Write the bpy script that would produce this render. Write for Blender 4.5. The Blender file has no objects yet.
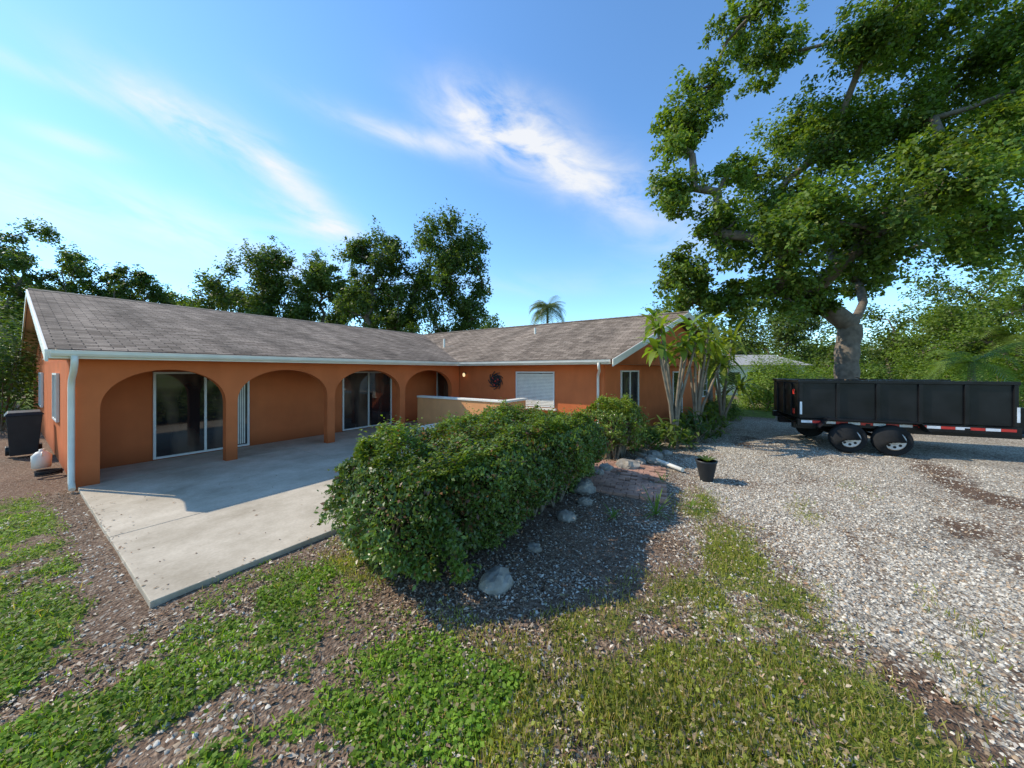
import bpy, bmesh, math, numpy as np
from mathutils import Vector, Matrix
rng=np.random.default_rng(7)
D=bpy.data; C=bpy.context; scene=C.scene

# ------------------------------------------------------------------ helpers
def link(o,parent=None):
    scene.collection.objects.link(o)
    if parent: o.parent=parent
    return o
def empty(name,loc=(0,0,0)):
    e=D.objects.new(name,None); e.location=loc; e.empty_display_size=.2
    return link(e)
def np_mesh(name,V,F,mat,parent=None,col=None,smooth=False):
    V=np.asarray(V,dtype=np.float32); F=np.asarray(F,dtype=np.int32)
    k=F.shape[1]
    me=D.meshes.new(name)
    me.vertices.add(len(V)); me.vertices.foreach_set("co",V.ravel())
    me.loops.add(F.size); me.loops.foreach_set("vertex_index",F.ravel())
    me.polygons.add(len(F)); me.polygons.foreach_set("loop_start",np.arange(0,F.size,k,dtype=np.int32))
    me.polygons.foreach_set("loop_total",np.full(len(F),k,dtype=np.int32))
    if smooth: me.polygons.foreach_set("use_smooth",np.ones(len(F),dtype=bool))
    me.update(calc_edges=True); me.validate()
    if col is not None:
        a=me.color_attributes.new("Col",'FLOAT_COLOR','POINT')
        c=np.ones((len(V),4),dtype=np.float32); c[:,:3]=col
        a.data.foreach_set("color",c.ravel())
    me.materials.append(mat)
    o=D.objects.new(name,me)
    return link(o,parent)
class MB:
    def __init__(s): s.v=[]; s.f=[]
    def add(s,v,f):
        b=len(s.v); s.v+= [tuple(p) for p in v]; s.f+=[tuple(i+b for i in q) for q in f]
    def box(s,a,b):
        x0,y0,z0=a; x1,y1,z1=b
        s.add([(x0,y0,z0),(x1,y0,z0),(x1,y1,z0),(x0,y1,z0),(x0,y0,z1),(x1,y0,z1),(x1,y1,z1),(x0,y1,z1)],
              [(0,3,2,1),(4,5,6,7),(0,1,5,4),(1,2,6,5),(2,3,7,6),(3,0,4,7)])
    def obox(s,o,ax,ay,az):
        o=Vector(o);ax=Vector(ax);ay=Vector(ay);az=Vector(az)
        s.add([o,o+ax,o+ax+ay,o+ay,o+az,o+ax+az,o+ax+ay+az,o+ay+az],
              [(0,3,2,1),(4,5,6,7),(0,1,5,4),(1,2,6,5),(2,3,7,6),(3,0,4,7)])
    def tube(s,pts,rad,n=8,caps=True):
        pts=[Vector(p) for p in pts]
        if not hasattr(rad,'__len__'): rad=[rad]*len(pts)
        V=[];F=[]
        pu=None
        for i,p in enumerate(pts):
            t=(pts[min(i+1,len(pts)-1)]-pts[max(i-1,0)])
            if t.length<1e-9: t=Vector((0,0,1))
            t.normalize()
            u=pu if pu is not None else (Vector((1,0,0)) if abs(t.x)<.8 else Vector((0,1,0)))
            u=(u-t*u.dot(t)).normalized(); w=t.cross(u); pu=u
            for k in range(n):
                a=2*math.pi*k/n
                V.append(p+(u*math.cos(a)+w*math.sin(a))*rad[i])
        for i in range(len(pts)-1):
            for k in range(n):
                F.append((i*n+k,i*n+(k+1)%n,(i+1)*n+(k+1)%n,(i+1)*n+k))
        if caps:
            F.append(tuple(range(n-1,-1,-1))); F.append(tuple((len(pts)-1)*n+k for k in range(n)))
        s.add(V,F)
    def build(s,name,mat,parent=None,smooth=False,bevel=0):
        me=D.meshes.new(name); me.from_pydata(s.v,[],s.f); me.update()
        me.materials.append(mat)
        if smooth:
            for p in me.polygons: p.use_smooth=len(p.vertices)<6
        o=link(D.objects.new(name,me),parent)
        if bevel:
            m=o.modifiers.new("Bevel",'BEVEL'); m.width=bevel; m.segments=2; m.limit_method='ANGLE'
        return o
_lat=rng.random((256,256))
def vnoise(x,y):
    x=np.asarray(x,dtype=float);y=np.asarray(y,dtype=float)
    xi=np.floor(x).astype(int);yi=np.floor(y).astype(int)
    fx=x-xi;fy=y-yi; fx=fx*fx*(3-2*fx);fy=fy*fy*(3-2*fy)
    g=lambda a,b:_lat[a%256,b%256]
    return (g(xi,yi)*(1-fx)+g(xi+1,yi)*fx)*(1-fy)+(g(xi,yi+1)*(1-fx)+g(xi+1,yi+1)*fx)*fy
def fbm(x,y,s=1,o=4):
    r=0;a=.5;t=0
    for i in range(o):
        r=r+a*vnoise(x*s+17*i,y*s+31*i); t+=a; a*=.5; s*=2.03
    return r/t

# ------------------------------------------------------------------ materials
def newmat(name):
    m=D.materials.new(name); m.use_nodes=True
    nt=m.node_tree; b=nt.nodes["Principled BSDF"]
    return m,nt,b
def N(nt,t,**k):
    n=nt.nodes.new(t)
    for a,b in k.items(): setattr(n,a,b)
    return n
def simple(name,c,rough=.6,metal=0,var=.15,scale=6,bump=0,bscale=40,spec=.5,streak=0):
    m,nt,b=newmat(name)
    tc=N(nt,'ShaderNodeTexCoord'); no=N(nt,'ShaderNodeTexNoise'); no.inputs['Scale'].default_value=scale; no.inputs['Detail'].default_value=6
    nt.links.new(tc.outputs['Object'],no.inputs['Vector'])
    mx=N(nt,'ShaderNodeMix',data_type='RGBA'); 
    mx.inputs[6].default_value=(*[x*(1-var) for x in c],1); mx.inputs[7].default_value=(*[min(1,x*(1+var)) for x in c],1)
    cr=N(nt,'ShaderNodeMapRange'); cr.inputs[1].default_value=.3; cr.inputs[2].default_value=.7
    nt.links.new(no.outputs[0],cr.inputs[0]); nt.links.new(cr.outputs[0],mx.inputs[0])
    outc=mx.outputs[2]
    if streak:
        mp=N(nt,'ShaderNodeMapping'); mp.inputs['Scale'].default_value=(3,3,.8); ns=N(nt,'ShaderNodeTexNoise'); ns.inputs['Scale'].default_value=1; ns.inputs['Detail'].default_value=3
        nt.links.new(tc.outputs['Object'],mp.inputs[0]); nt.links.new(mp.outputs[0],ns.inputs['Vector'])
        r1=N(nt,'ShaderNodeMapRange'); r1.inputs[1].default_value=.35; r1.inputs[2].default_value=.7; r1.inputs[3].default_value=1-streak; r1.inputs[4].default_value=1.02
        nt.links.new(ns.outputs[0],r1.inputs[0])
        sz=N(nt,'ShaderNodeSeparateXYZ'); nt.links.new(tc.outputs['Object'],sz.inputs[0])
        ad=N(nt,'ShaderNodeMath',operation='ADD'); nt.links.new(sz.outputs[2],ad.inputs[0]); 
        sc=N(nt,'ShaderNodeMath',operation='MULTIPLY'); sc.inputs[1].default_value=-.5; nt.links.new(no.outputs[0],sc.inputs[0]); nt.links.new(sc.outputs[0],ad.inputs[1])
        r2=N(nt,'ShaderNodeMapRange'); r2.inputs[1].default_value=-.25; r2.inputs[2].default_value=.15; r2.inputs[3].default_value=.62; r2.inputs[4].default_value=1
        nt.links.new(ad.outputs[0],r2.inputs[0]); mm=N(nt,'ShaderNodeMath',operation='MULTIPLY'); nt.links.new(r1.outputs[0],mm.inputs[0]); nt.links.new(r2.outputs[0],mm.inputs[1])
        vs=N(nt,'ShaderNodeVectorMath',operation='SCALE'); nt.links.new(outc,vs.inputs[0]); nt.links.new(mm.outputs[0],vs.inputs['Scale']); outc=vs.outputs[0]
    nt.links.new(outc,b.inputs['Base Color'])
    b.inputs['Roughness'].default_value=rough; b.inputs['Metallic'].default_value=metal
    b.inputs['Specular IOR Level'].default_value=spec
    if bump:
        n2=N(nt,'ShaderNodeTexNoise'); n2.inputs['Scale'].default_value=bscale; n2.inputs['Detail'].default_value=5
        bp=N(nt,'ShaderNodeBump'); bp.inputs['Strength'].default_value=bump; bp.inputs['Distance'].default_value=.01
        nt.links.new(tc.outputs['Object'],n2.inputs['Vector']); nt.links.new(n2.outputs[0],bp.inputs['Height']); nt.links.new(bp.outputs[0],b.inputs['Normal'])
    return m
def leafmat(name,trans=.35,rough=.5,spec=.3,tint=(1.7,1.7,.5)):
    m,nt,b=newmat(name)
    at=N(nt,'ShaderNodeAttribute'); at.attribute_name="Col"
    nt.links.new(at.outputs['Color'],b.inputs['Base Color'])
    b.inputs['Roughness'].default_value=rough; b.inputs['Specular IOR Level'].default_value=spec
    tr=N(nt,'ShaderNodeBsdfTranslucent'); mu=N(nt,'ShaderNodeMix',data_type='RGBA',blend_type='MULTIPLY')
    mu.inputs[0].default_value=1; mu.inputs[7].default_value=(*tint,1)
    nt.links.new(at.outputs['Color'],mu.inputs[6]); nt.links.new(mu.outputs[2],tr.inputs['Color'])
    ms=N(nt,'ShaderNodeMixShader'); ms.inputs[0].default_value=trans
    nt.links.new(b.outputs[0],ms.inputs[1]); nt.links.new(tr.outputs[0],ms.inputs[2])
    nt.links.new(ms.outputs[0],nt.nodes['Material Output'].inputs['Surface'])
    return m
def attrmat(name,rough=.9,spec=.2):
    m,nt,b=newmat(name)
    at=N(nt,'ShaderNodeAttribute'); at.attribute_name="Col"
    nt.links.new(at.outputs['Color'],b.inputs['Base Color'])
    b.inputs['Roughness'].default_value=rough; b.inputs['Specular IOR Level'].default_value=spec
    return m
M_leaf=leafmat("foliage",.42); M_grass=leafmat("grass_blades",.4,.6,.2); M_litter=attrmat("dry_leaves"); M_pebble=attrmat("shell_gravel",.8,.3)
M_bark=simple("bark",(.15,.12,.09),.95,var=.35,scale=5,bump=.9,bscale=14)
M_stucco=simple("orange_stucco",(.62,.165,.055),.9,var=.08,scale=1.6,bump=.3,bscale=90,spec=.15,streak=.06)
M_stucco_l=simple("peach_stucco",(.74,.34,.14),.9,var=.08,scale=2,bump=.3,bscale=90,spec=.2,streak=.06)
M_white=simple("cream_paint",(.80,.74,.62),.5,var=.08,scale=3)
M_soffit=simple("soffit_paint",(.66,.54,.40),.8,var=.05,scale=3)
M_frame=simple("window_frame_paint",(.70,.68,.62),.45,var=.05)
M_blind=simple("blinds",(.74,.69,.58),.6,var=.08)
M_black=simple("black_steel",(.010,.010,.011),.3,var=.5,scale=2.5,bump=.2,bscale=4,spec=.3)
M_rubber=simple("tyre_rubber",(.022,.022,.022),.9,spec=.15)
M_rim=simple("white_rim",(.62,.61,.58),.4)
M_red=simple("red_plastic",(.55,.03,.02),.4)
M_dark=simple("dark_plastic",(.022,.024,.026),.5,spec=.3)
M_iron=simple("wrought_iron",(.02,.02,.02),.5)
M_wood=simple("weathered_wood",(.22,.16,.11),.85,var=.4,scale=9)
M_rock=simple("rock",(.25,.22,.18),.9,var=.45,scale=7,bump=.9,bscale=16)
M_stem=simple("stem",(.20,.16,.11),.9,var=.3)
def glass(name):
    m,nt,b=newmat(name); b.inputs['Roughness'].default_value=.03
    b.inputs['Specular IOR Level'].default_value=.9
    tc=N(nt,'ShaderNodeTexCoord'); n2=N(nt,'ShaderNodeTexNoise'); n2.inputs['Scale'].default_value=1.2
    cr=N(nt,'ShaderNodeValToRGB'); cr.color_ramp.elements[0].position=.42; cr.color_ramp.elements[0].color=(.014,.014,.015,1); cr.color_ramp.elements[1].position=.62; cr.color_ramp.elements[1].color=(.095,.07,.052,1)
    n3=N(nt,'ShaderNodeTexNoise'); n3.inputs['Scale'].default_value=1.1; n3.inputs['Detail'].default_value=2
    mp=N(nt,'ShaderNodeMapping'); mp.inputs['Scale'].default_value=(2.2,2.2,.7); nt.links.new(tc.outputs['Object'],mp.inputs[0]); nt.links.new(mp.outputs[0],n3.inputs['Vector']); nt.links.new(n3.outputs[0],cr.inputs[0]); nt.links.new(cr.outputs[0],b.inputs['Base Color'])
    bp=N(nt,'ShaderNodeBump'); bp.inputs['Strength'].default_value=.08; bp.inputs['Distance'].default_value=.02
    nt.links.new(tc.outputs['Object'],n2.inputs['Vector']); nt.links.new(n2.outputs[0],bp.inputs['Height']); nt.links.new(bp.outputs[0],b.inputs['Normal'])
    return m
M_glass=glass("dark_glass")

def shingle():
    m,nt,b=newmat("asphalt_shingles"); L=nt.links.new
    uv=N(nt,'ShaderNodeUVMap'); uv.uv_map="UVMap"
    br=N(nt,'ShaderNodeTexBrick'); br.offset=.5; br.inputs['Scale'].default_value=1
    br.inputs['Brick Width'].default_value=.32; br.inputs['Row Height'].default_value=.145; br.inputs['Mortar Size'].default_value=.009
    br.inputs['Mortar Smooth'].default_value=.3; br.inputs['Bias'].default_value=0
    br.inputs['Color1'].default_value=(.18,.135,.10,1); br.inputs['Color2'].default_value=(.34,.265,.20,1); br.inputs['Mortar'].default_value=(.06,.046,.036,1)
    L(uv.outputs[0],br.inputs['Vector'])
    def n_(scale,mp,lo,hi,a,c,det=8):
        no=N(nt,'ShaderNodeTexNoise'); no.inputs['Scale'].default_value=scale; no.inputs['Detail'].default_value=det; no.inputs['Roughness'].default_value=.65
        m_=N(nt,'ShaderNodeMapping'); m_.inputs['Scale'].default_value=mp; L(uv.outputs[0],m_.inputs[0]); L(m_.outputs[0],no.inputs['Vector'])
        mr=N(nt,'ShaderNodeMapRange'); mr.inputs[1].default_value=lo;mr.inputs[2].default_value=hi;mr.inputs[3].default_value=a;mr.inputs[4].default_value=c
        L(no.outputs[0],mr.inputs[0]); return mr.outputs[0]
    c=br.outputs['Color']
    for f in (n_(.7,(1.8,.35,1),.35,.68,.6,1.22),n_(3.5,(1,1,1),.3,.7,.8,1.2),n_(45,(1,1,1),.3,.7,.7,1.3,3)):
        s=N(nt,'ShaderNodeVectorMath',operation='SCALE'); L(c,s.inputs[0]); L(f,s.inputs['Scale']); c=s.outputs[0]
    L(c,b.inputs['Base Color']); b.inputs['Roughness'].default_value=.95; b.inputs['Specular IOR Level'].default_value=.12
    bp=N(nt,'ShaderNodeBump'); bp.inputs['Strength'].default_value=.7; bp.inputs['Distance'].default_value=.02
    L(br.outputs['Fac'],bp.inputs['Height']); bp.invert=True; L(bp.outputs[0],b.inputs['Normal'])
    return m
M_shingle=shingle()
def concrete():
    m,nt,b=newmat("concrete_slab"); L=nt.links.new
    tc=N(nt,'ShaderNodeTexCoord')
    n1=N(nt,'ShaderNodeTexNoise'); n1.inputs['Scale'].default_value=.8; n1.inputs['Detail'].default_value=9; n1.inputs['Roughness'].default_value=.72
    n2=N(nt,'ShaderNodeTexNoise'); n2.inputs['Scale'].default_value=30; n2.inputs['Detail'].default_value=4
    L(tc.outputs['Object'],n1.inputs['Vector']); L(tc.outputs['Object'],n2.inputs['Vector'])
    cr=N(nt,'ShaderNodeValToRGB'); cr.color_ramp.elements[0].position=.3; cr.color_ramp.elements[0].color=(.32,.26,.18,1)
    cr.color_ramp.elements[1].position=.64; cr.color_ramp.elements[1].color=(.60,.51,.385,1); L(n1.outputs[0],cr.inputs[0])
    mr=N(nt,'ShaderNodeMapRange'); mr.inputs[3].default_value=.82;mr.inputs[4].default_value=1.15; L(n2.outputs[0],mr.inputs[0])
    s=N(nt,'ShaderNodeVectorMath',operation='SCALE'); L(cr.outputs[0],s.inputs[0]); L(mr.outputs[0],s.inputs['Scale']); L(s.outputs[0],b.inputs['Base Color'])
    b.inputs['Roughness'].default_value=.85; b.inputs['Specular IOR Level'].default_value=.25
    bp=N(nt,'ShaderNodeBump'); bp.inputs['Strength'].default_value=.2; bp.inputs['Distance'].default_value=.005; L(n2.outputs[0],bp.inputs['Height']); L(bp.outputs[0],b.inputs['Normal'])
    return m
M_conc=concrete()

# ------------------------------------------------------------------ ground regions (metres, house-aligned)
GX=[-50,1.5,2.4,3.0,3.5,4.0,5,6.3,7.3,9,12,16,20,30,200]
GY=[-60,-7,-2.9,-1.7,-.95,-.75,-.45,.15,.75,1.15,1.1,.6,-.2,-2,-9]
def f_gravel(x,y):
    n=(fbm(x,y,1.2)-.5)*1.5+(fbm(x+9,y,5)-.5)*.6
    b=np.interp(x,GX,GY)
    g=np.clip((b-y+n)/.45+.5,0,1)*np.clip(.58+1.5*(fbm(x+60,y,.9)-.28),.3,1)
    far=np.clip((20-x+n*2)/1.5,0,1)*np.clip((y+13+n*2)/2,0,1)
    thin=.42*np.clip((b+1.6-y+n)/.8,0,1)*(x>2)
    return np.maximum(g*far,thin*far)
def blob(x,y,cx,cy,r,ry=None):
    ry=ry or r
    return np.exp(-(((x-cx)/r)**2+((y-cy)/ry)**2))
def f_grass(x,y):
    n=fbm(x,y,1.6); n2=fbm(x+40,y+3,5)
    g=np.clip((.52-x)/.3,0,1)*np.clip((10.4-y)/1.5,0,1)*np.clip((y-.4)/1.2,0,1)*1.2
    g=np.maximum(g,1.15*blob(x,y,.9,3.6,1.7,.55))
    for b in [(1.45,1.85,.6,.5,1.0),(1.75,1.25,.5,.4,1.0),(.5,2.5,.9,.7,1.1),(2.75,.05,.85,.8,1.3),(2.1,.45,.5,.5,1.15),(2.9,-.6,.5,.45,1.05),(3.5,.2,.55,.45,.9),
              (4.7,.05,.85,.4,.95),(6.2,.5,.7,.3,.8),(4.0,-.4,.55,.35,.7),(2.6,1.1,.4,.3,.6),(6.8,-.9,.7,.25,.4),(4.6,-1.6,.5,.2,.35),(3.6,-1.3,.4,.2,.4),(8.5,-1.8,1.0,.25,.35)]:
        g=np.maximum(g,b[4]*blob(x,y,*b[:4]))
    far=np.clip((x-19)/1.5,0,1)+np.clip((-12-y)/2,0,1)+np.clip((-3-x)/1.5,0,1)+np.clip((y-28)/2,0,1)
    g=np.maximum(g,np.clip(far,0,1)*1.1)
    g=g*np.clip((n*.5+n2*.5-.335)*6.0,0.0,1.2)
    return np.clip(g,0,1)
def f_dirt_shade(x,y):  # bare dirt, plus tree shade painted into the lower-right patch
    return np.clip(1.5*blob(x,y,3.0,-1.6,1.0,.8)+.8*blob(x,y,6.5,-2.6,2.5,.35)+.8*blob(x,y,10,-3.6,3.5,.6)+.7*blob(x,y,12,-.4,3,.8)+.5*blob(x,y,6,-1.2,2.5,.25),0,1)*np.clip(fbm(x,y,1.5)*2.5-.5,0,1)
def axis(a,b,s,lo,hi):
    m=list(np.arange(a,b,s)); 
    l=[];d=s;v=a
    while v>lo: d*=1.25; v-=d; l.append(max(v,lo))
    r=[];d=s;v=m[-1]
    while v<hi: d*=1.25; v+=d; r.append(min(v,hi))
    return np.array(l[::-1]+m+r)
ax=axis(-4,14,.07,-700,900); ay=axis(-8,12,.07,-800,900)
XX,YY=np.meshgrid(ax,ay,indexing='ij'); 
gx,gy=XX.ravel(),YY.ravel()
gr=f_gravel(gx,gy); gs=f_grass(gx,gy); dt=f_dirt_shade(gx,gy)
def gheight(x,y):
    near=np.exp(-((x-4)**2+(y-1)**2)/300)
    return -.05+near*((fbm(x,y,.8)-.5)*.06+(fbm(x+5,y,4)-.5)*.03)
gz=gheight(gx,gy)
slabm=(gx>.8)&(gx<24)&(gy>4.5)&(gy<28)
gz[slabm]=-.07
nx,ny=len(ax),len(ay)
ii,jj=np.meshgrid(np.arange(nx-1),np.arange(ny-1),indexing='ij'); a=(ii*ny+jj).ravel()
F=np.stack([a,a+ny,a+ny+1,a+1],1)
def groundmat():
    m,nt,b=newmat("ground_soil"); L=nt.links.new
    at=N(nt,'ShaderNodeAttribute'); at.attribute_name="Col"; sp=N(nt,'ShaderNodeSeparateColor'); L(at.outputs['Color'],sp.inputs[0])
    tc=N(nt,'ShaderNodeTexCoord')
    def noise(s,d=5,r=.6):
        n=N(nt,'ShaderNodeTexNoise'); n.inputs['Scale'].default_value=s; n.inputs['Detail'].default_value=d; n.inputs['Roughness'].default_value=r; L(tc.outputs['Object'],n.inputs['Vector']); return n
    def ramp(src,stops):
        c=N(nt,'ShaderNodeValToRGB'); e=c.color_ramp.elements
        e[0].position=stops[0][0]; e[0].color=(*stops[0][1],1); e[1].position=stops[-1][0]; e[1].color=(*stops[-1][1],1)
        for p,k in stops[1:-1]: q=e.new(p); q.color=(*k,1)
        L(src,c.inputs[0]); return c.outputs[0]
    vo=N(nt,'ShaderNodeTexVoronoi'); vo.inputs['Scale'].default_value=42; L(tc.outputs['Object'],vo.inputs['Vector'])
    sv=N(nt,'ShaderNodeSeparateColor'); L(vo.outputs['Color'],sv.inputs[0])
    mulch=ramp(noise(22,8,.7).outputs[0],[(.3,(.08,.05,.033)),(.5,(.19,.125,.083)),(.72,(.38,.28,.20))])
    grav=ramp(sv.outputs[0],[(0,(.13,.10,.07)),(.35,(.32,.265,.20)),(1,(.64,.57,.45))])
    grass=ramp(noise(6,8,.75).outputs[0],[(.3,(.06,.085,.018)),(.5,(.13,.175,.03)),(.7,(.25,.28,.07))])
    dirt_shade=ramp(noise(9,8,.7).outputs[0],[(.3,(.085,.05,.032)),(.7,(.20,.13,.085))])  # dirt brown, darkened so the colour also carries the lower-right tree shade
    big=ramp(noise(.5,5,.6).outputs[0],[(.3,(.8,.8,.8)),(.7,(1.12,1.12,1.12))])
    def mix(f,a_,b_,bt='MIX'):
        x=N(nt,'ShaderNodeMix',data_type='RGBA',blend_type=bt)
        if isinstance(f,(int,float)): x.inputs[0].default_value=f
        else: L(f,x.inputs[0])
        L(a_,x.inputs[6]); L(b_,x.inputs[7]); return x.outputs[2]
    def thr(ch,ns,k=1.0):
        ad=N(nt,'ShaderNodeMath',operation='ADD'); L(ch,ad.inputs[0]); L(ns,ad.inputs[1])
        mr=N(nt,'ShaderNodeMapRange'); mr.inputs[1].default_value=.85; mr.inputs[2].default_value=1.1; L(ad.outputs[0],mr.inputs[0]); return mr.outputs[0]
    c=mix(thr(sp.outputs[1],sv.outputs[1]),mulch,grav)
    c=mix(thr(sp.outputs[2],noise(14).outputs[0]),c,dirt_shade)
    c=mix(thr(sp.outputs[0],noise(17).outputs[0]),c,grass)
    c=mix(1.0,c,big,'MULTIPLY')
    L(c,b.inputs['Base Color']); b.inputs['Roughness'].default_value=.95; b.inputs['Specular IOR Level'].default_value=.12
    bp=N(nt,'ShaderNodeBump'); bp.inputs['Strength'].default_value=.8; bp.inputs['Distance'].default_value=.02
    ad=N(nt,'ShaderNodeMath',operation='ADD'); L(noise(45,4).outputs[0],ad.inputs[0]); L(vo.outputs['Distance'],ad.inputs[1]); L(ad.outputs[0],bp.inputs['Height']); L(bp.outputs[0],b.inputs['Normal'])
    return m
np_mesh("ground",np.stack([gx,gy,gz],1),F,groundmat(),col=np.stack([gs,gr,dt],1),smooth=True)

# ------------------------------------------------------------------ leaf cloud builder
def rnd_dir(n):
    v=rng.normal(size=(n,3)); return v/np.linalg.norm(v,axis=1,keepdims=True)
def nrm(v): return v/np.maximum(np.linalg.norm(v,axis=1,keepdims=True),1e-9)
def leaf_geo(P,Nn,size,aspect=.5,fold=.12,T=None):
    n=len(P); Nn=nrm(Nn)
    if T is None: T=nrm(np.cross(Nn,rnd_dir(n)))
    else: T=nrm(T)
    B=nrm(np.cross(Nn,T)); s=size.reshape(-1,1)
    v0=P; v1=P+T*s*.45+B*s*aspect*.5+Nn*s*fold; v2=P+T*s; v3=P+T*s*.45-B*s*aspect*.5+Nn*s*fold
    V=np.stack([v0,v1,v2,v3],1).reshape(-1,3); F=np.arange(4*n).reshape(-1,4)
    return V,F
def leaves(name,P,Nn,size,cols,mat,parent=None,**k):
    V,F=leaf_geo(P,Nn,size,**k)
    return np_mesh(name,V,F,mat,parent,col=np.repeat(cols,4,axis=0))
def leafcols(n,base,var=.35,yellow=.25):
    b=np.array(base)[None,:]*(1+var*(rng.random((n,1))*2-1))
    y=rng.random((n,1))**2*yellow
    return np.clip(b*(1-y)+np.array([[.25,.28,.045]])*y,0,1)

CA=math.radians(33.65)
FW=np.array([math.cos(CA),math.sin(CA),0]); RT=np.array([math.sin(CA),-math.cos(CA),0])

def tree(name,base,trunk_h,blobs,leaf_n,leaf_s,base_col,trunk_r,lean=(0,0),sub=9,yellow=.3,spread=.34,axis_r=RT,flat=.75):
    base=np.array([base[0],base[1],-.06]); ax2=np.array([-axis_r[1],axis_r[0],0])
    root=empty(name)
    nodes=[];par=[]
    K=5
    for i in range(K+1):
        t=i/K
        nodes.append(base+axis_r*lean[0]*t**1.3+ax2*lean[1]*t+np.array([0,0,trunk_h*t])+axis_r*.12*math.sin(t*7)*trunk_r); par.append(i-1)
    B=[(base+axis_r*b[0]+ax2*b[1]+np.array([0,0,b[2]]),b[3]) for b in blobs]
    top=nodes[-1]
    order=sorted(range(len(B)),key=lambda i:np.linalg.norm(B[i][0]-top))
    bn={}
    for i in order:
        c=B[i][0]
        best=None
        for k in range(3,len(nodes)):
            d=np.linalg.norm(nodes[k]-c)+.25*max(0,nodes[k][2]-c[2])*2+.12*np.linalg.norm(nodes[k]-top)
            if best is None or d<best[0]: best=(d,k)
        k=best[1]; p=nodes[k]; L=np.linalg.norm(c-p)
        mid=(p*.5+c*.5)+np.array([0,0,.10*L])+rng.normal(size=3)*.07*L
        nodes.append(mid);par.append(k); nodes.append(c);par.append(len(nodes)-2); bn[i]=len(nodes)-1
    mb=MB(); P=[];NN=[];
    w=np.zeros(len(nodes))
    for i in bn.values(): w[i]+=1
    for i in range(len(nodes)-1,0,-1):
        w[par[i]]+=w[i]
    rr=trunk_r*(w/w[0])**.5
    rr[0]*=1.3
    for i in range(1,len(nodes)):
        a_,b_=nodes[par[i]],nodes[i]
        mb.tube([a_,(a_+b_)/2+rng.normal(size=3)*.02*np.linalg.norm(b_-a_),b_],[min(rr[par[i]],rr[i]*1.25),(rr[i]*1.1),rr[i]],8,False)
    tot=sum(b[1]**2 for b in B)
    for i,(c,r) in enumerate(B):
        n=int(leaf_n*r*r/tot)
        ns=max(4,int(sub*r/1.6))
        d=rnd_dir(ns); rad=(rng.random((ns,1))**.5)*r*.95
        S=c+d*rad*np.array([1,1,flat])
        for s in S: 
            m=(c+s)/2+rng.normal(size=3)*.06*r; mb.tube([c,m,s],[rr[bn[i]]*.6,rr[bn[i]]*.35,.01],5,False)
        idx=rng.integers(0,ns,n)
        sr=r*spread*(.6+.8*rng.random(ns))
        tw=rng.normal(size=(ns*7,3))*np.repeat(sr,7)[:,None]*.75+np.repeat(S,7,axis=0)
        ti=idx*7+rng.integers(0,7,n)
        pp=tw[ti]+rng.normal(size=(n,3))*(sr[idx]*.33)[:,None]
        P.append(pp); NN.append(nrm(pp-c)*.5+np.array([0,0,.7])+rnd_dir(n)*.9)
    mb.build("trunk_and_limbs",M_bark,root,smooth=True)
    P=np.concatenate(P);NN=np.concatenate(NN);n=len(P)
    cl=leafcols(n,base_col,.4,yellow)
    f=fbm(P[:,0]+P[:,2]*.7,P[:,1]+P[:,2]*.5,.7)[:,None]; cl=cl*(.55+.9*f)
    leaves("crown",P,NN,leaf_s*(.6+.8*rng.random(n)),cl,M_leaf,root,aspect=.62)
    return root

blobs=[(-6.65,1,13.7,1.4),(-7.6,0,9.9,1.2),(-7.2,.5,6.4,1.4),(-6.4,.5,5.3,.9),(-6.2,-1,7.8,1.5),(-5.3,1,15.7,1.0),(-7.4,0,12.2,.8),(-4.2,0,17.9,1.3),(-1.9,2,17.8,1.4),
 (-3.6,-2,8.0,1.7),(-3.6,-1,5.6,1.4),(-5.0,0,5.4,1.1),(-1.2,-2.4,7.3,1.8),(-1.9,2,10.3,1.6),(.3,1,12.8,1.9),(0,-1,16,1.8),(2.7,0,17,2.1),
 (2.6,-1.5,10.8,1.9),(4.2,1,13.7,2.1),(6.2,0,16,2.1),(8,-1,12.2,2.1),(5.4,2,9.8,1.7),(7.3,1,8.2,1.6),(-1.8,0,5.4,1.1),(4.2,-1,7.9,1.4),
 (9.5,1,15.5,2),(10.5,0,10,2),(1.2,3,14.5,2),(3.2,3,8.8,1.5),(-2.6,2.5,12.2,1.1),(6.5,-2,13,1.8),(1.3,-2.5,8.8,1.5),(-4.6,-2.5,6.8,1.3),(2.6,2,6.6,1.1),(-5.2,0,11.0,.8)]
ob=15*(FW+.985*RT)
tree("oak_tree",(ob[0],ob[1]),4.2,blobs,185000,.17,(.095,.16,.026),.40,lean=(.2,0),sub=13,yellow=.5,spread=.32)

def cam_pt(u,d): return (d*(FW+u*RT))[:2]
def dist_tree(name,u,d,h,w,nb,ln,ls,col,tr=.25,zmin=.45,r=None,spread=.46):
    b=cam_pt(u,d); bl=[]
    for i in range(nb):
        a=rng.random()*2*math.pi; q=rng.random()**.5
        zz=zmin+(1-zmin)*(i+.5)/nb; env=math.sqrt(max(.05,1-((zz-zmin-.25*(1-zmin))/(1-zmin))**2))
        bl.append((math.cos(a)*q*w/2*env,math.sin(a)*q*w/2*env,zz*h*.95,(r or w*.13)*(.7+.6*rng.random())))
    return tree(name,b,h*zmin*.8,bl,ln,ls,col,tr,sub=8,yellow=.25,spread=spread)
G1=(.075,.125,.028);G2=(.06,.105,.024);G3=(.09,.14,.034)
dist_tree("pine_tree",-1.47,33,17.0,9,26,16000,.23,G2,.2,.35,.95)
dist_tree("pine_tree",-1.36,36,15.8,9,24,14000,.24,G2,.2,.4,.9)
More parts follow.
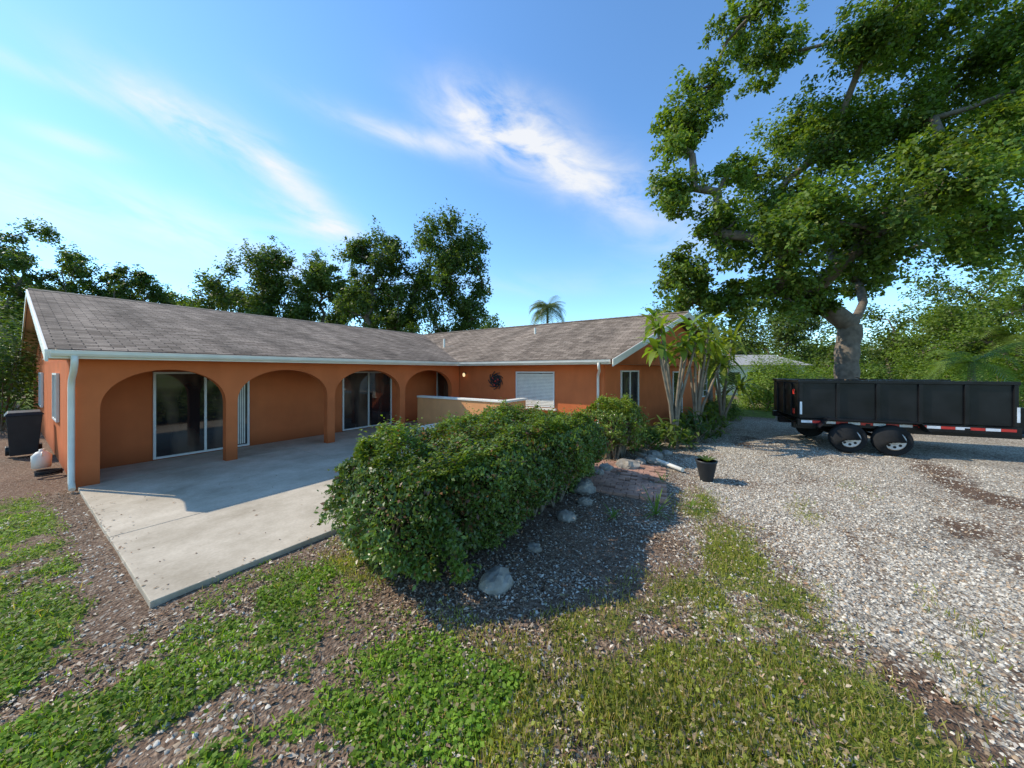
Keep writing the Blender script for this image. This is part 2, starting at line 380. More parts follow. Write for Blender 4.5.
dist_tree("pine_tree",-1.22,38,14.8,9,22,13000,.24,G2,.2,.5,.85)
dist_tree("pine_tree",-1.12,40,14.5,7,16,9000,.24,G2,.2,.5,.8)
dist_tree("pine_tree",-1.38,46,14,18,26,15000,.33,G2,.25,.2,1.7)
dist_tree("oak_tree",-.76,42,15.8,9,26,20000,.29,G1,.28,.35,1.5)
dist_tree("oak_tree",-.66,43,17.6,8,22,17000,.29,G1,.28,.45,1.3)
dist_tree("oak_tree",-.53,44,17.0,8,20,13000,.29,G3,.25,.5,1.15)
dist_tree("oak_tree",-.86,46,13.6,9,14,9000,.31,G2,.25,.4,1.3)
dist_tree("oak_tree",-.40,38,18.2,6.5,22,19000,.27,G2,.28,.35,1.3)
dist_tree("oak_tree",-.19,38,19.0,8.5,30,27000,.27,G2,.3,.38,1.35)
dist_tree("oak_tree",-.29,39,16.5,8,16,12000,.27,G2,.3,.38,1.2)
dist_tree("oak_tree",-.06,60,10.8,10,12,6000,.4,G1,.3,.3,1.5)
dist_tree("oak_tree",-.46,50,15.0,14,24,14000,.35,G1,.3,.3,1.6)
dist_tree("oak_tree",-.97,50,13.8,12,18,9000,.35,G1,.3,.3,1.5)
dist_tree("oak_tree",-1.08,52,14.0,11,14,8000,.35,G1,.3,.3,1.5)
dist_tree("oak_tree",.47,50,11.5,12,18,9000,.36,G3,.3,.2,1.8)
dist_tree("oak_tree",.60,52,11.5,11,16,10000,.33,G3,.3,.2,1.7)
dist_tree("oak_tree",.80,46,11,12,20,15000,.32,G3,.3,.15,1.9)
dist_tree("oak_tree",1.12,36,9,11,18,14000,.3,G3,.3,.1,1.8)
dist_tree("oak_tree",1.42,28,10.5,9,20,18000,.22,(.12,.18,.03),.25,.12,1.5)
dist_tree("oak_tree",1.60,20,9.5,7,16,16000,.17,(.11,.17,.03),.2,.2,1.2)

def bushmass(name,pts,n,ls,col,yellow=.3,core=True):
    root=empty(name); P=[];NN=[];mb=MB()
    A=sum(p[3]**2 for p in pts)
    for (x,y,z,r,h) in pts:
        k=int(n*r*r/A); m=14
        d=rnd_dir(m); d[:,2]=np.abs(d[:,2]); S=np.array([x,y,z])+d*np.array([r,r,h])*.75
        S[:,2]=np.maximum(S[:,2],.2*min(1,r))
        for s in S: mb.tube([(x,y,-.06),((x+s[0])/2,(y+s[1])/2,s[2]*.5),s],[.03*min(1,r),.02*min(1,r),.008],5,False)
        i=rng.integers(0,m,k); pp=S[i]+rng.normal(size=(k,3))*np.array([r,r,h])*.2
        pp[:,2]=np.maximum(pp[:,2],0); P.append(pp); NN.append(pp-np.array([x,y,z])+rnd_dir(k)*.8*r+np.array([0,0,.5*r]))
    mb.build("stems",M_stem,root,True)
    P=np.concatenate(P);NN=np.concatenate(NN);k=len(P)
    cl=leafcols(k,col,.4,yellow)*(.6+.8*fbm(P[:,0]*1.0+P[:,2],P[:,1],1.4)[:,None])
    leaves("foliage",P,NN,ls*(.6+.8*rng.random(k)),cl,M_leaf,root,aspect=.55)
    return root
def cp(u,d,z,r,h):
    p=cam_pt(u,d); return (p[0],p[1],z,r,h)
bushmass("shrub_mass",[cp(.765,19,.6,1.5,2.3),cp(.82,20,.6,1.6,2.1),cp(.80,23,.6,1.6,2.3)],22000,.12,(.13,.21,.03),.5)
bushmass("shrub_mass",[cp(1.15,24,.6,2.2,2.2),cp(1.3,22,.6,2,2.4),cp(1.45,19,.6,2,2.6),cp(.97,27,.5,2.2,2.2),cp(1.04,25,.5,2,2.2),cp(.90,26,.5,1.8,2.0)],30000,.15,(.11,.18,.03),.45)
bushmass("boundary_hedge",[(-.05-.38*i,22+3.0*i,1.3,1.1+.1*i,3.6) for i in range(8)],48000,.13,(.065,.115,.024))
bushmass("foundation_shrub",[cp(.40,9.6,.12,.35,.45),cp(.47,10.2,.12,.4,.45),cp(.51,11.0,.15,.45,.6),cp(.555,11.6,.15,.45,.5)],12000,.06,(.08,.14,.028),.4)
bushmass("foundation_shrub",[cp(.60,13.5,.2,.6,.7),cp(.63,15,.2,.6,.8)],7000,.08,(.10,.16,.03),.4)
pts=[]
for k in range(90):
    u=-1.9+3.9*k/89+rng.normal()*.02; d=75+rng.random()*25
    p=cam_pt(u,d/math.sqrt(1+u*u)*1.25); pts.append((p[0],p[1],2.5,4.5,4.5+rng.random()*4))
bushmass("distant_tree_line",pts,70000,.8,(.065,.11,.03))

# ------------------------------------------------------------------ palms
def strip_leaf(V,F,p0,dirh,L,W,rise,droop,seg=7,fold=.15):
    b=len(V); side=np.array([-dirh[1],dirh[0],0])
    for i in range(seg+1):
        t=i/seg
        c=p0+dirh*L*t*(1-.25*droop*t)+np.array([0,0,rise*t*L-droop*L*t*t])
        w=W*math.sin(math.pi*min(1,.08+.92*t))**.7*.5
        V+= [c-side*w+np.array([0,0,fold*w]),c,c+side*w+np.array([0,0,fold*w])]
    for i in range(seg):
        a_=b+3*i; F+= [(a_,a_+1,a_+4,a_+3),(a_+1,a_+2,a_+5,a_+4)]
def palm(name,base,h,nf,L,col,tr=.18,lean=(0,0)):
    root=empty(name); mb=MB(); b=Vector((base[0],base[1],-.06))
    pts=[b+Vector((lean[0]*t*t,lean[1]*t*t,h*t)) for t in np.linspace(0,1,7)]
    mb.tube(pts,[tr*(1.25-.5*t) for t in np.linspace(0,1,7)],8,False); mb.build("trunk",M_bark,root,True)
    top=np.array(pts[-1]); V=[];F=[]
    for i in range(nf):
        a=2*math.pi*i/nf*2.4+rng.random()*.4; el=rng.random()
        dh=np.array([math.cos(a),math.sin(a),0]); rise=1.3*el-.1; dr=.65+.5*rng.random()
        seg=22; sd=np.array([-dh[1],dh[0],0])
        prev=top
        for k in range(1,seg+1):
            t=k/seg; c=top+dh*L*t*(1-.2*t)+np.array([0,0,L*(rise*t-dr*t*t)])
            ll=L*.30*math.sin(math.pi*min(1,t*.9+.08))
            for s in (-1,1):
                tip=c+sd*s*ll+dh*ll*.5+np.array([0,0,-ll*.35]); q=len(V)
                V+= [prev,prev*.4+c*.6,tip]; F.append((q,q+1,q+2))
            prev=c
    V=np.array(V);F3=np.array(F)
    np_mesh("fronds",V,F3,M_leaf,root,col=np.repeat(leafcols(len(F3),col,.3,.2),3,axis=0))
p=cam_pt(.105,45); palm("palm_tree",p,10.6,44,3.2,(.12,.15,.06),.2)
p=cam_pt(1.36,17); palm("palm_tree",p,2.6,22,2.0,(.13,.20,.04),.16)
p=cam_pt(1.50,21); palm("palm_tree",p,4.2,24,2.4,(.13,.19,.04),.16)
p=cam_pt(.585,17.5); palm("palm_tree",p,2.9,24,1.7,(.16,.22,.045),.13)

def broadleaf_tree(name,base,stems,col,L=.75,W=.2,nl=18,r=.055):
    root=empty(name); mb=MB(); V=[];F=[]
    for (dx,dy,h) in stems:
        b=np.array([base[0],base[1],-.06]); top=b+np.array([dx,dy,h])
        mb.tube([b,b+np.array([dx*.25,dy*.25,h*.4]),b+np.array([dx*.7,dy*.7,h*.75]),top],[r,r*.8,r*.65,r*.45],7,False)
        for i in range(nl):
            a=i*2.4+rng.random()*.8; dh=np.array([math.cos(a),math.sin(a),0])
            strip_leaf(V,F,top-np.array([0,0,rng.random()*.30]),dh,L*(.55+.75*rng.random()),W*(.7+.6*rng.random()),1.1-1.3*(i/nl),.35+.5*rng.random())
    mb.build("canes",M_stem,root,True)
    V=np.array(V); n=len(V)//24
    cl=np.repeat(leafcols(n,col,.4,.55),24,axis=0)
    np_mesh("strap_leaves",V,np.array(F),M_leaf,root,col=cl)
broadleaf_tree("frangipani_tree",(11.0,1.55),[(-.75,.25,3.5),(.0,-.25,3.0),(.55,.3,2.9),(-.9,.3,2.95),(.6,-.4,3.6),(-.2,.5,3.8),(.2,-.6,3.2)],(.15,.23,.03),.66,.15,19)
broadleaf_tree("frangipani_tree",(12.4,1.1),[(.1,-.3,3.3),(.7,-.1,2.9),(-.3,.2,2.8),(1.0,-.4,3.2),(-.2,-.4,3.7),(.9,-.7,2.6),(-.5,.0,3.1)],(.22,.27,.04),.78,.13,20)
broadleaf_tree("dracaena_plant",(14.6,.45),[(.1,-.3,3.4),(.7,-.1,2.8),(-.5,.2,2.9),(.3,.3,2.2),(-.1,-.5,1.7)],(.18,.23,.04),.95,.11,26)
for (bx,by,sc,cc) in [(9.8,2.1,.8,(.07,.13,.03)),(10.4,1.4,.9,(.08,.14,.03)),(11.5,1.0,1.1,(.06,.11,.04)),(12.6,.75,1.0,(.10,.15,.03)),(13.6,.65,1.1,(.08,.13,.03)),(9.2,2.6,.7,(.07,.13,.03))]:
    broadleaf_tree("croton_plant",(bx,by),[(.0,.1,.85*sc),(.3,-.1,.6*sc),(-.25,0,.55*sc),(.1,-.3,.4*sc),(-.1,.3,.7*sc)],cc,.36,.09,16,.02)

# ------------------------------------------------------------------ hedge (foreground)
def hedge(name,x0,x1,y0,y1,z0,z1,n,ls,col,yellow):
    root=empty(name)
    Lx,Ly,Lz=x1-x0,y1-y0,z1-z0
    A=np.array([Lx*Ly*1.3,Lx*Lz,Lx*Lz,Ly*Lz,Ly*Lz]); f=rng.choice(5,n,p=A/A.sum())
    a=rng.random(n);b=rng.random(n)
    P=np.zeros((n,3));Nn=np.zeros((n,3))
    for k,(fn) in enumerate([lambda a,b:(a,b,a*0+1,(0,0,1)),lambda a,b:(a,a*0,b,(0,-1,0)),lambda a,b:(a,a*0+1,b,(0,1,0)),lambda a,b:(a*0,a,b,(-1,0,0)),lambda a,b:(a*0+1,a,b,(1,0,0))]):
        m=f==k; X,Y,Z,nn=fn(a[m],b[m]); P[m]=np.stack([x0+X*Lx,y0+Y*Ly,z0+Z*Lz],1); Nn[m]=nn
    c=np.array([(x0+x1)/2,(y0+y1)/2,(z0+z1)/2])
    q=(P-c)/np.array([Lx/2,Ly/2,Lz/2])
    edge_y=np.clip(np.abs(q[:,1])*np.abs(q[:,2]),0,1); edge_x=np.clip(np.abs(q[:,0])**6*np.abs(q[:,2])**2,0,1); ecorn=np.clip(np.abs(q[:,0])**6*np.abs(q[:,1])**2,0,1)
    P[:,1]-= (q[:,1])*Ly*.5*.18*edge_y**3; P[:,2]-= np.maximum(q[:,2],0)*Lz*.5*.2*edge_y**3
    P[:,0]-=q[:,0]*Ly*.13*(edge_x+ecorn); P[:,1]-=q[:,1]*Ly*.5*.2*ecorn; P[:,2]-=np.maximum(q[:,2],0)*Lz*.14*edge_x
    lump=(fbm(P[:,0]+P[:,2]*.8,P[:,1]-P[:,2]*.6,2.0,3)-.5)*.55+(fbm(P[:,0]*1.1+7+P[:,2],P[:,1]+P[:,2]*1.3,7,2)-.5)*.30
    depth=-rng.exponential(.05,n)*(rng.random(n)<.85)+ (rng.random(n)<.05)*rng.random(n)*.16
    P+=Nn*(lump+depth)[:,None]
    tuck=np.clip(1-(P[:,2]-z0)/(.35*Lz),0,1)**1.5
    P[:,:2]-=Nn[:,:2]*(tuck*.20)[:,None]
    low=(P[:,2]<z0+.4*Lz)&(f!=0)
    keep=~(low&(fbm(P[:,0]*1.0+3,P[:,1]+P[:,2],4)>.46+ (P[:,2]-z0)/Lz*.45)); P=P[keep];Nn=Nn[keep];n=len(P); lump=lump[keep]; 
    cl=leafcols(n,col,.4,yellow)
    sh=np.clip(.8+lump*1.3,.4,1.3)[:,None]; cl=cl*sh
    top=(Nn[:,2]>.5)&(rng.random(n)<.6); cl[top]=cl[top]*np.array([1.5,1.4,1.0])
    br=(rng.random(n)<.03*(1+4*(fbm(P[:,0],P[:,2]+P[:,1],3)>.6))); cl[br]=np.array([.22,.10,.04])*(.6+.6*rng.random((br.sum(),1)))
    T=Nn*.6+rnd_dir(n)*.8+np.array([0,0,.35])
    NL=Nn*.7+np.array([0,0,.45])+rnd_dir(n)*.75
    T=T-NL*(np.sum(T*NL,1)/np.sum(NL*NL,1))[:,None]
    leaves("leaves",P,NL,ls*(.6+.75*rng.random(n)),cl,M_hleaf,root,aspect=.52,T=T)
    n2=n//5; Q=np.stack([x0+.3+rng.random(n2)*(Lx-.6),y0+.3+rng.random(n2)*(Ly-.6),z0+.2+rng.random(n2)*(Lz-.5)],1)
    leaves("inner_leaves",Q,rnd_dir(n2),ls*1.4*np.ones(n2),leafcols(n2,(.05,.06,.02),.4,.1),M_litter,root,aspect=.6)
    mb=MB()
    for i in range(int(18*Lx)):
        bx=x0+.3+rng.random()*(Lx-.6); by=y0+.35+rng.random()*(Ly-.7)
        for k in range(3):
            tx=bx+rng.normal()*.3; ty=by+rng.normal()*.32
            tx=min(max(tx,x0+.15),x1-.15); ty=min(max(ty,y0+.15),y1-.15)
            mb.tube([(bx,by,-.06),(bx+(tx-bx)*.3+rng.normal()*.05,by+(ty-by)*.3,z0+.2),(tx,ty,z1-.3-.2*rng.random())],[.022,.016,.006],5,False)
            mb.tube([(tx*.5+bx*.5,ty*.5+by*.5,z0+.2),(tx+rng.normal()*.15,ty+rng.normal()*.15,z0+.25+.3*rng.random())],[.009,.003],4,False)
    mb.build("stems",M_stem,root,True)
    return root
M_hleaf=leafmat("hedge_leaf",.28,.36,.45)
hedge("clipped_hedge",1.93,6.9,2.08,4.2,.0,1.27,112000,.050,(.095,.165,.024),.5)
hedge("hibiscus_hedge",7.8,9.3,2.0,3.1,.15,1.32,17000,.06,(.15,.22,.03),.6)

# ------------------------------------------------------------------ scatter on ground
def inslab(x,y): return (x>.70)&(y>4.42)&(x<24)
def inpaver(x,y): return (x>5.8)&(x<8.0)&(y>.95)&(y<2.35)
def sample(n,x0,x1,y0,y1):
    return x0+rng.random(n)*(x1-x0),y0+rng.random(n)*(y1-y0)
def polar(n,r0,r1,pw=1.0):
    th=CA+math.radians(64)*(rng.random(n)*2-1); r=r0+(r1-r0)*rng.random(n)**pw
    return r*np.cos(th),r*np.sin(th)
x,y=polar(470000,1.2,12,1.0); g=f_grass(x,y); k=(rng.random(len(x))<g*.9*np.clip(1.3-np.hypot(x,y)/14,0.2,1))&(g>.10)&~inslab(x,y)&~inpaver(x,y)
x,y=x[k],y[k]; n=len(x); z=gheight(x,y)
left=(x<2.0)&(y>1.2)
col=np.where(left[:,None],np.array([[.17,.27,.03]]),np.array([[.25,.27,.05]]))
tone=fbm(x,y,2.2)[:,None]; col=col*(.55+.9*tone)*(1+.4*(rng.random((n,1))*2-1))
dry=(rng.random(n)<np.where(left,.08,.30)); col[dry]=np.array([.42,.33,.16])*(.7+.5*rng.random((dry.sum(),1)))
isb=rng.random(n)<np.where(left,.35,.88)
Nn=np.where(isb[:,None],rnd_dir(n)*np.array([1,1,.15]),rnd_dir(n)*.55+np.array([0,0,1]))
T=np.where(isb[:,None],np.stack([rng.normal(size=n)*.55,rng.normal(size=n)*.55,np.ones(n)],1),rnd_dir(n)*np.array([1,1,.5]))
T=T-Nn*(np.sum(T*Nn,1)/np.sum(Nn*Nn,1))[:,None]
sz=np.where(isb,.03+.06*rng.random(n),.018+.026*rng.random(n))
P=np.stack([x,y,z+np.where(isb,-.005,.005+.05*rng.random(n)*g[k])],1)
Va,Fa=leaf_geo(P[isb],Nn[isb],sz[isb],aspect=.10,T=T[isb],fold=.05)
Vb,Fb=leaf_geo(P[~isb],Nn[~isb],sz[~isb],aspect=.7,T=T[~isb],fold=.08)
np_mesh("grass",np.concatenate([Va,Vb]),np.concatenate([Fa,Fb+len(Va)]),M_grass,col=np.repeat(np.concatenate([col[isb],col[~isb]]),4,axis=0))
x,y=polar(190000,1.2,11,1.0); gg=f_gravel(x,y); g=f_grass(x,y)
dens=np.clip(1-gg*1.1,0.04,1)*np.clip(1-g*.75,0.15,1)*np.clip(fbm(x,y,1.3)*2.8-.85,.12,1)
k=(rng.random(len(x))<dens)&~inslab(x,y)&~inpaver(x,y)&~((x<.7)&(y>10)); x,y=x[k],y[k];n=len(x)
pal=np.array([[.40,.29,.19],[.29,.20,.13],[.18,.12,.085],[.50,.40,.29],[.30,.17,.10],[.56,.48,.38]])
cl=pal[rng.integers(0,6,n)]*(.6+.7*rng.random((n,1)))
leaves("leaf_litter",np.stack([x,y,gheight(x,y)+.004+.012*rng.random(n)],1),rnd_dir(n)*.5+np.array([0,0,1]),.013+.045*rng.random(n)**1.9,cl,M_litter,aspect=.42,fold=.16)
mb=MB()
for i in range(260):
    r_=1.6+6*rng.random(); th=CA+math.radians(60)*(rng.random()*2-1); x_,y_=r_*math.cos(th),r_*math.sin(th)
    if inslab(x_,y_): continue
    a_=rng.random()*6.28; l_=.06+.16*rng.random(); z_=float(gheight(np.array([x_]),np.array([y_]))[0])+.012
    mb.tube([(x_,y_,z_),(x_+l_*.5*math.cos(a_)+.01,y_+l_*.5*math.sin(a_),z_+.01),(x_+l_*math.cos(a_),y_+l_*math.sin(a_),z_)],[.003,.0028,.0015],4)
mb.build("fallen_twigs",M_stem)
x,y=sample(1500,.72,3.2,4.43,9); k=rng.random(1500)<np.exp(-np.minimum(y-4.43,x-.72)/.12)+.02; x,y=x[k],y[k];n=len(x)
leaves("fallen_leaves",np.stack([x,y,np.full(n,.006)],1),rnd_dir(n)*.3+np.array([0,0,1]),.02+.03*rng.random(n),pal[rng.integers(0,6,n)],M_litter)
x,y=polar(170000,1.4,13,1.0); gg=f_gravel(x,y); g=f_grass(x,y)
k=(rng.random(len(x))<(gg**1.3)*(1-.8*g)*(1-.85*f_dirt_shade(x,y)))&~inslab(x,y)&~inpaver(x,y); x,y=x[k],y[k];n=len(x)
xs,ys=polar(60000,1.3,9); k=(rng.random(60000)<.55*np.clip(fbm(xs+3,ys,1.3)*3-1.1,.04,1))&~inslab(xs,ys)&~inpaver(xs,ys)
x=np.concatenate([x,xs[k]]);y=np.concatenate([y,ys[k]]);n=len(x)
oct_=np.array([[1,0,0],[0,1,0],[-1,0,0],[0,-1,0],[0,0,1.]]); of=np.array([[0,1,4],[1,2,4],[2,3,4],[3,0,4]])
s=(.006+.015*rng.random(n)**1.8)[:,None,None]
th=rng.random(n)*6.28; R=np.zeros((n,3,3)); R[:,0,0]=np.cos(th);R[:,0,1]=-np.sin(th);R[:,1,0]=np.sin(th);R[:,1,1]=np.cos(th);R[:,2,2]=1
V=oct_[None]*s*(.6+.8*rng.random((n,5,3))); V[:,:,2]*=.8; V=np.einsum('nij,nkj->nki',R,V); V[:,:4,2]+= (rng.random((n,4))-.5)*s[:,:,0]*.5
V+=np.stack([x,y,gheight(x,y)+.002],1)[:,None,:]
F=(of[None]+5*np.arange(n)[:,None,None]).reshape(-1,3)
cl=np.array([[.68,.61,.49]])*(.3+.8*rng.random((n,1))**.8); b_=rng.random(n)<.25; cl[b_]*=np.array([.7,.56,.44])
np_mesh("gravel",V.reshape(-1,3),F,M_pebble,col=np.repeat(cl,5,axis=0))

# ------------------------------------------------------------------ patio slab, pavers
mb=MB()
xs=[.73,4.35,7.4,10.78]; ys=[4.44,6.6,9.95,11.38]
for i in range(3):
    for j in range(3):
        mb.box((xs[i]+.006,ys[j]+.006,-.12),(xs[i+1]-.006,ys[j+1]-.006,0))
mb.build("concrete_patio",M_conc,None,bevel=.008)
mb=MB(); mb.box((.76,4.47,-.12),(10.75,11.35,-.012)); mb.build("patio_joint_base",simple("joint_dirt",(.08,.065,.05),.95))
M_paver=simple("brick_paver",(.40,.22,.15),.85,var=.45,scale=3.1,bump=.4,bscale=60)
mb=MB(); o=Vector((6.0,.95,0)); ux=Vector((.985,.17,0)); uy=Vector((-.17,.985,0))
for i in range(18):
    for j in range(7):
        a_=o+ux*(i*.118)+uy*(j*.215+(i%2)*.1); 
        if rng.random()<.06: continue
        mb.obox(a_+Vector((0,0,-.07)),ux*.108,uy*.205,Vector((rng.normal()*.002,rng.normal()*.002,.062+rng.random()*.01)))
mb.build("brick_path",M_paver,None,bevel=.004)

# ------------------------------------------------------------------ HOUSE
house=empty("stucco_ranch_house")
EV=2.47; RZ=4.6
roofv=[(.4,9.4,EV),(10.2,9.4,EV),(16,18,RZ),(.4,18,RZ),(10.2,3.15,EV),(16,1.7,RZ),(21.8,.25,EV),(21.8,26.6,EV),(.4,26.6,EV)]
rooff=[(0,1,2,3),(4,5,2,1),(5,6,7,2),(3,2,7,8)]
me=D.meshes.new("roof"); me.from_pydata(roofv,[],rooff); me.update(); me.materials.append(M_shingle)
uvl=me.uv_layers.new(name="UVMap")
for p in me.polygons:
    n_=p.normal; up=Vector((0,0,1)); sl=(up-n_*up.dot(n_)).normalized(); al=sl.cross(n_)
    for li in p.loop_indices:
        co=me.vertices[me.loops[li].vertex_index].co; uvl.data[li].uv=(co.dot(al),co.dot(sl))
ro=link(D.objects.new("roof",me),house)
mb=MB()
def ridge(a_,b_,w=.16):
    a_=Vector(a_);b_=Vector(b_);d=(b_-a_);L=d.length;d.normalize();s=Vector((-d.y,d.x,0)).normalized();k=int(L/.25)
    for i in range(k):
        p=a_+d*(i*.25); q=p+d*.27; h=.012+.006
        mb.add([p-s*w+Vector((0,0,h-w*.27)),p+Vector((0,0,h+.02)),p+s*w+Vector((0,0,h-w*.27)),q-s*w+Vector((0,0,h-w*.27-.008)),q+Vector((0,0,h+.012)),q+s*w+Vector((0,0,h-w*.27-.008))],[(0,1,4,3),(1,2,5,4),(0,3,5,2)])
ridge((.4,18,RZ),(16,18,RZ)); ridge((16,1.7,RZ),(16,18,RZ))
mb.build("ridge_caps",simple("ridge_shingle",(.20,.16,.12),.95,var=.35,scale=4),house)
mb=MB()
mb.box((.4,9.40,2.31),(10.2,9.43,2.455)); mb.box((10.2,3.2,2.31),(10.23,9.43,2.455))
mb.box((21.77,.3,2.31),(21.8,26.6,2.455))
def beam(a_,b_,h,t,out):
    a_=Vector(a_);b_=Vector(b_); o_=Vector(out)
    mb.obox(a_-Vector((0,0,h)),b_-a_,o_*t,Vector((0,0,h)))
beam((.4,9.4,EV-.012),(.4,18,RZ-.012),.2,.035,(-1,0,0)); beam((.4,26.6,EV-.012),(.4,18,RZ-.012),.2,.035,(-1,0,0))
beam((10.2,3.15,EV-.012),(16,1.7,RZ-.012),.22,.04,(-.24,-.97,0)); beam((21.8,.25,EV-.012),(16,1.7,RZ-.012),.22,.04,(-.24,-.97,0))
mb.build("fascia",M_white,house,bevel=.004)
mb=MB()
def gutter(a_,b_,out):
    a_=Vector(a_);b_=Vector(b_);o_=Vector(out)
    prof=[(0,-.005),(0,-.10),(.07,-.10),(.10,-.06),(.105,-.01),(.115,-.004),(.10,0.0),(.092,-.012),(.085,-.055),(.062,-.09),(.012,-.09),(.012,-.005)]
    n=len(prof); V=[]
    for p in (a_,b_):
        for (h,v) in prof: V.append(p+o_*h+Vector((0,0,v)))
    mb.add(V,[(i,(i+1)%n,n+(i+1)%n,n+i) for i in range(n)]+[tuple(range(n))[::-1],tuple(range(n,2*n))])
gutter((.42,9.397,2.45),(10.085,9.397,2.45),(0,-1,0)); gutter((10.197,9.28,2.45),(10.197,3.2,2.45),(-1,0,0))
mb.build("gutters",M_white,house)
mb=MB()
mb.box((.42,9.435,2.325),(10.78,11.4,2.345)); mb.box((10.235,3.3,2.325),(10.80,9.43,2.345))
mb.add([(10.25,3.4,2.322),(21.75,.5,2.322),(21.75,1.3,2.322),(10.25,4.2,2.322)],[(0,1,2,3)])
mb.build("soffit",M_soffit,house)
mb=MB(); mb.add([(.42,9.5,2.33),(.75,9.5,2.33),(.75,18,RZ-.16),(.42,18,RZ-.16)],[(0,1,2,3)]); mb.add([(.42,26.4,2.33),(.75,26.4,2.33),(.75,18,RZ-.16),(.42,18,RZ-.16)],[(0,1,2,3)])
mb.build("rake_soffit",M_soffit,house)
arches=[(.99,2.86),(3.08,5.20),(5.42,7.74),(7.96,10.34)]
out=[(10.78,-.05)]
for (a_,b_) in arches[::-1]:
    zs=1.36; c=(a_+b_)/2; w=(b_-a_)/2; H=.77
    out.append((b_,-.05))
    for k in range(0,29):
        t=math.pi*k/28; out.append((c+w*math.cos(t),zs+H*math.sin(t)**.9))
    out.append((a_,-.05))
poly=[(.70,2.324),(.70,-.05)]+out[::-1]+[(10.78,2.324)]
nP=len(poly)
V=[(x_,9.9,z_) for x_,z_ in poly]+[(x_,10.1,z_) for x_,z_ in poly]
Fc=[tuple(range(nP)),tuple(range(2*nP-1,nP-1,-1))]+[(i,nP+i,nP+(i+1)%nP,(i+1)%nP) for i in range(nP)]
me=D.meshes.new("arcade_wall"); me.from_pydata(V,[],Fc); me.update(); me.materials.append(M_stucco)
bm=bmesh.new(); bm.from_mesh(me); bmesh.ops.recalc_face_normals(bm,faces=bm.faces); bmesh.ops.triangulate(bm,faces=[f for f in bm.faces if len(f.verts)>4]); bm.to_mesh(me); bm.free()
link(D.objects.new("arcade_wall",me),house)
mb=MB()
mb.box((.72,11.42,-.1),(10.8,11.6,2.32))
mb.box((.72,10.12,-.1),(.90,11.40,2.32))
mb.box((.72,11.62,-.1),(.90,26,2.32))
mb.box((10.82,3.60,-.1),(11.0,26,2.32))
mb.build("walls",M_stucco,house)
g0=Vector((10.83,3.58,0)); g1=Vector((21.3,.96,0)); gd=(g1-g0).normalized(); gn=Vector((-gd.y,gd.x,0))
def gp(s,z,off=0): 
    p=g0+gd*s+gn*off; return (p.x,p.y,z)
GL=(g1-g0).length; GM=5.33
mb=MB(); pr=[(0,-.1),(GL,-.1),(GL,2.36),(GM,4.42),(0,2.36)]
V=[gp(s,z) for s,z in pr]+[gp(s,z,.15) for s,z in pr]
mb.add(V,[(0,1,2,3,4),(9,8,7,6,5)]+[(i,5+i,5+(i+1)%5,(i+1)%5) for i in range(5)])
mb.add([(.74,10.0,2.33),(.74,18,4.42),(.74,26,2.33),(.88,10.0,2.33),(.88,18,4.42),(.88,26,2.33)],[(0,1,2),(5,4,3)])
mb.build("gable_walls",M_stucco,house)
frames=MB();glassb=MB();blinds=MB()
def opening(o,d,nrm_,w,z0,z1,kind='slider',mull=1,blind=0):
    o=Vector(o);d=Vector(d).normalized();n_=Vector(nrm_).normalized(); f=.05
    def fb(a,b,za,zb,t=.05,off=.004): frames.obox(o+d*a+n_*off+Vector((0,0,za)),d*(b-a),n_*t,Vector((0,0,zb-za)))
    fb(0,f,z0,z1);fb(w-f,w,z0,z1);fb(f,w-f,z0,z0+f);fb(f,w-f,z1-f,z1)
    for i in range(1,mull+1):
        c=w*i/(mull+1); fb(c-.025,c+.025,z0+f,z1-f,.045)
    if kind=='grid':
        for i in range(1,4): zc=z0+(z1-z0)*i/4; fb(f,w-f,zc-.012,zc+.012,.035,.006)
    glassb.obox(o+d*f+n_*.006+Vector((0,0,z0+f)),d*(w-2*f),n_*.012,Vector((0,0,z1-z0-2*f)))
    if blind:
        k=int((z1-z0-2*f)/.052)
        for i in range(k):
            zc=z0+f+.012+i*.052
            blinds.obox(o+d*(f+.01)+n_*.022+Vector((0,0,zc)),d*(w-2*f-.02),n_*.016+Vector((0,0,.006)),Vector((0,0,.040))-n_*.004)
opening((1.93,11.42,0),(1,0,0),(0,-1,0),1.88,.02,2.08)
opening((6.5,11.42,0),(1,0,0),(0,-1,0),2.0,.02,2.08)
opening((10.82,11.25,0),(0,-1,0),(-1,0,0),1.0,.02,2.08,mull=0)
opening((10.82,7.0,0),(0,-1,0),(-1,0,0),1.62,.80,2.08,mull=0,blind=1)
opening((.72,14.4,0),(0,-1,0),(-1,0,0),1.2,.9,2.05)
opening((.72,20.4,0),(0,-1,0),(-1,0,0),1.4,.9,2.05)
opening(gp(.95,0),gd,-gn,1.25,.35,2.12,mull=1)
opening(gp(5.2,0),gd,-gn,1.0,.02,2.08,mull=0)
opening(gp(8.2,0),gd,-gn,1.2,.8,2.1,'grid')
frames.build("window_frames",M_frame,house,bevel=.004); glassb.build("window_glass",M_glass,house); blinds.build("window_blinds",M_blind,house)
mb=MB()
for i in range(9):
    mb.box((3.32+i*.045,11.375,.1),(3.35+i*.045,11.385,2.0))
mb.build("vertical_blinds",M_blind,house)
mb=MB(); mb.box((10.70,5.3,.70),(10.815,7.08,.77)); mb.build("window_sill",M_white,house,bevel=.006)
mb=MB()
def spout(pts):
    mb.tube(pts,.042,8,True)
spout([(.66,9.33,2.36),(.66,9.34,2.22),(.66,9.50,2.08),(.66,9.78,1.95),(.66,9.84,1.8),(.66,9.84,.12),(.66,9.70,.02)])
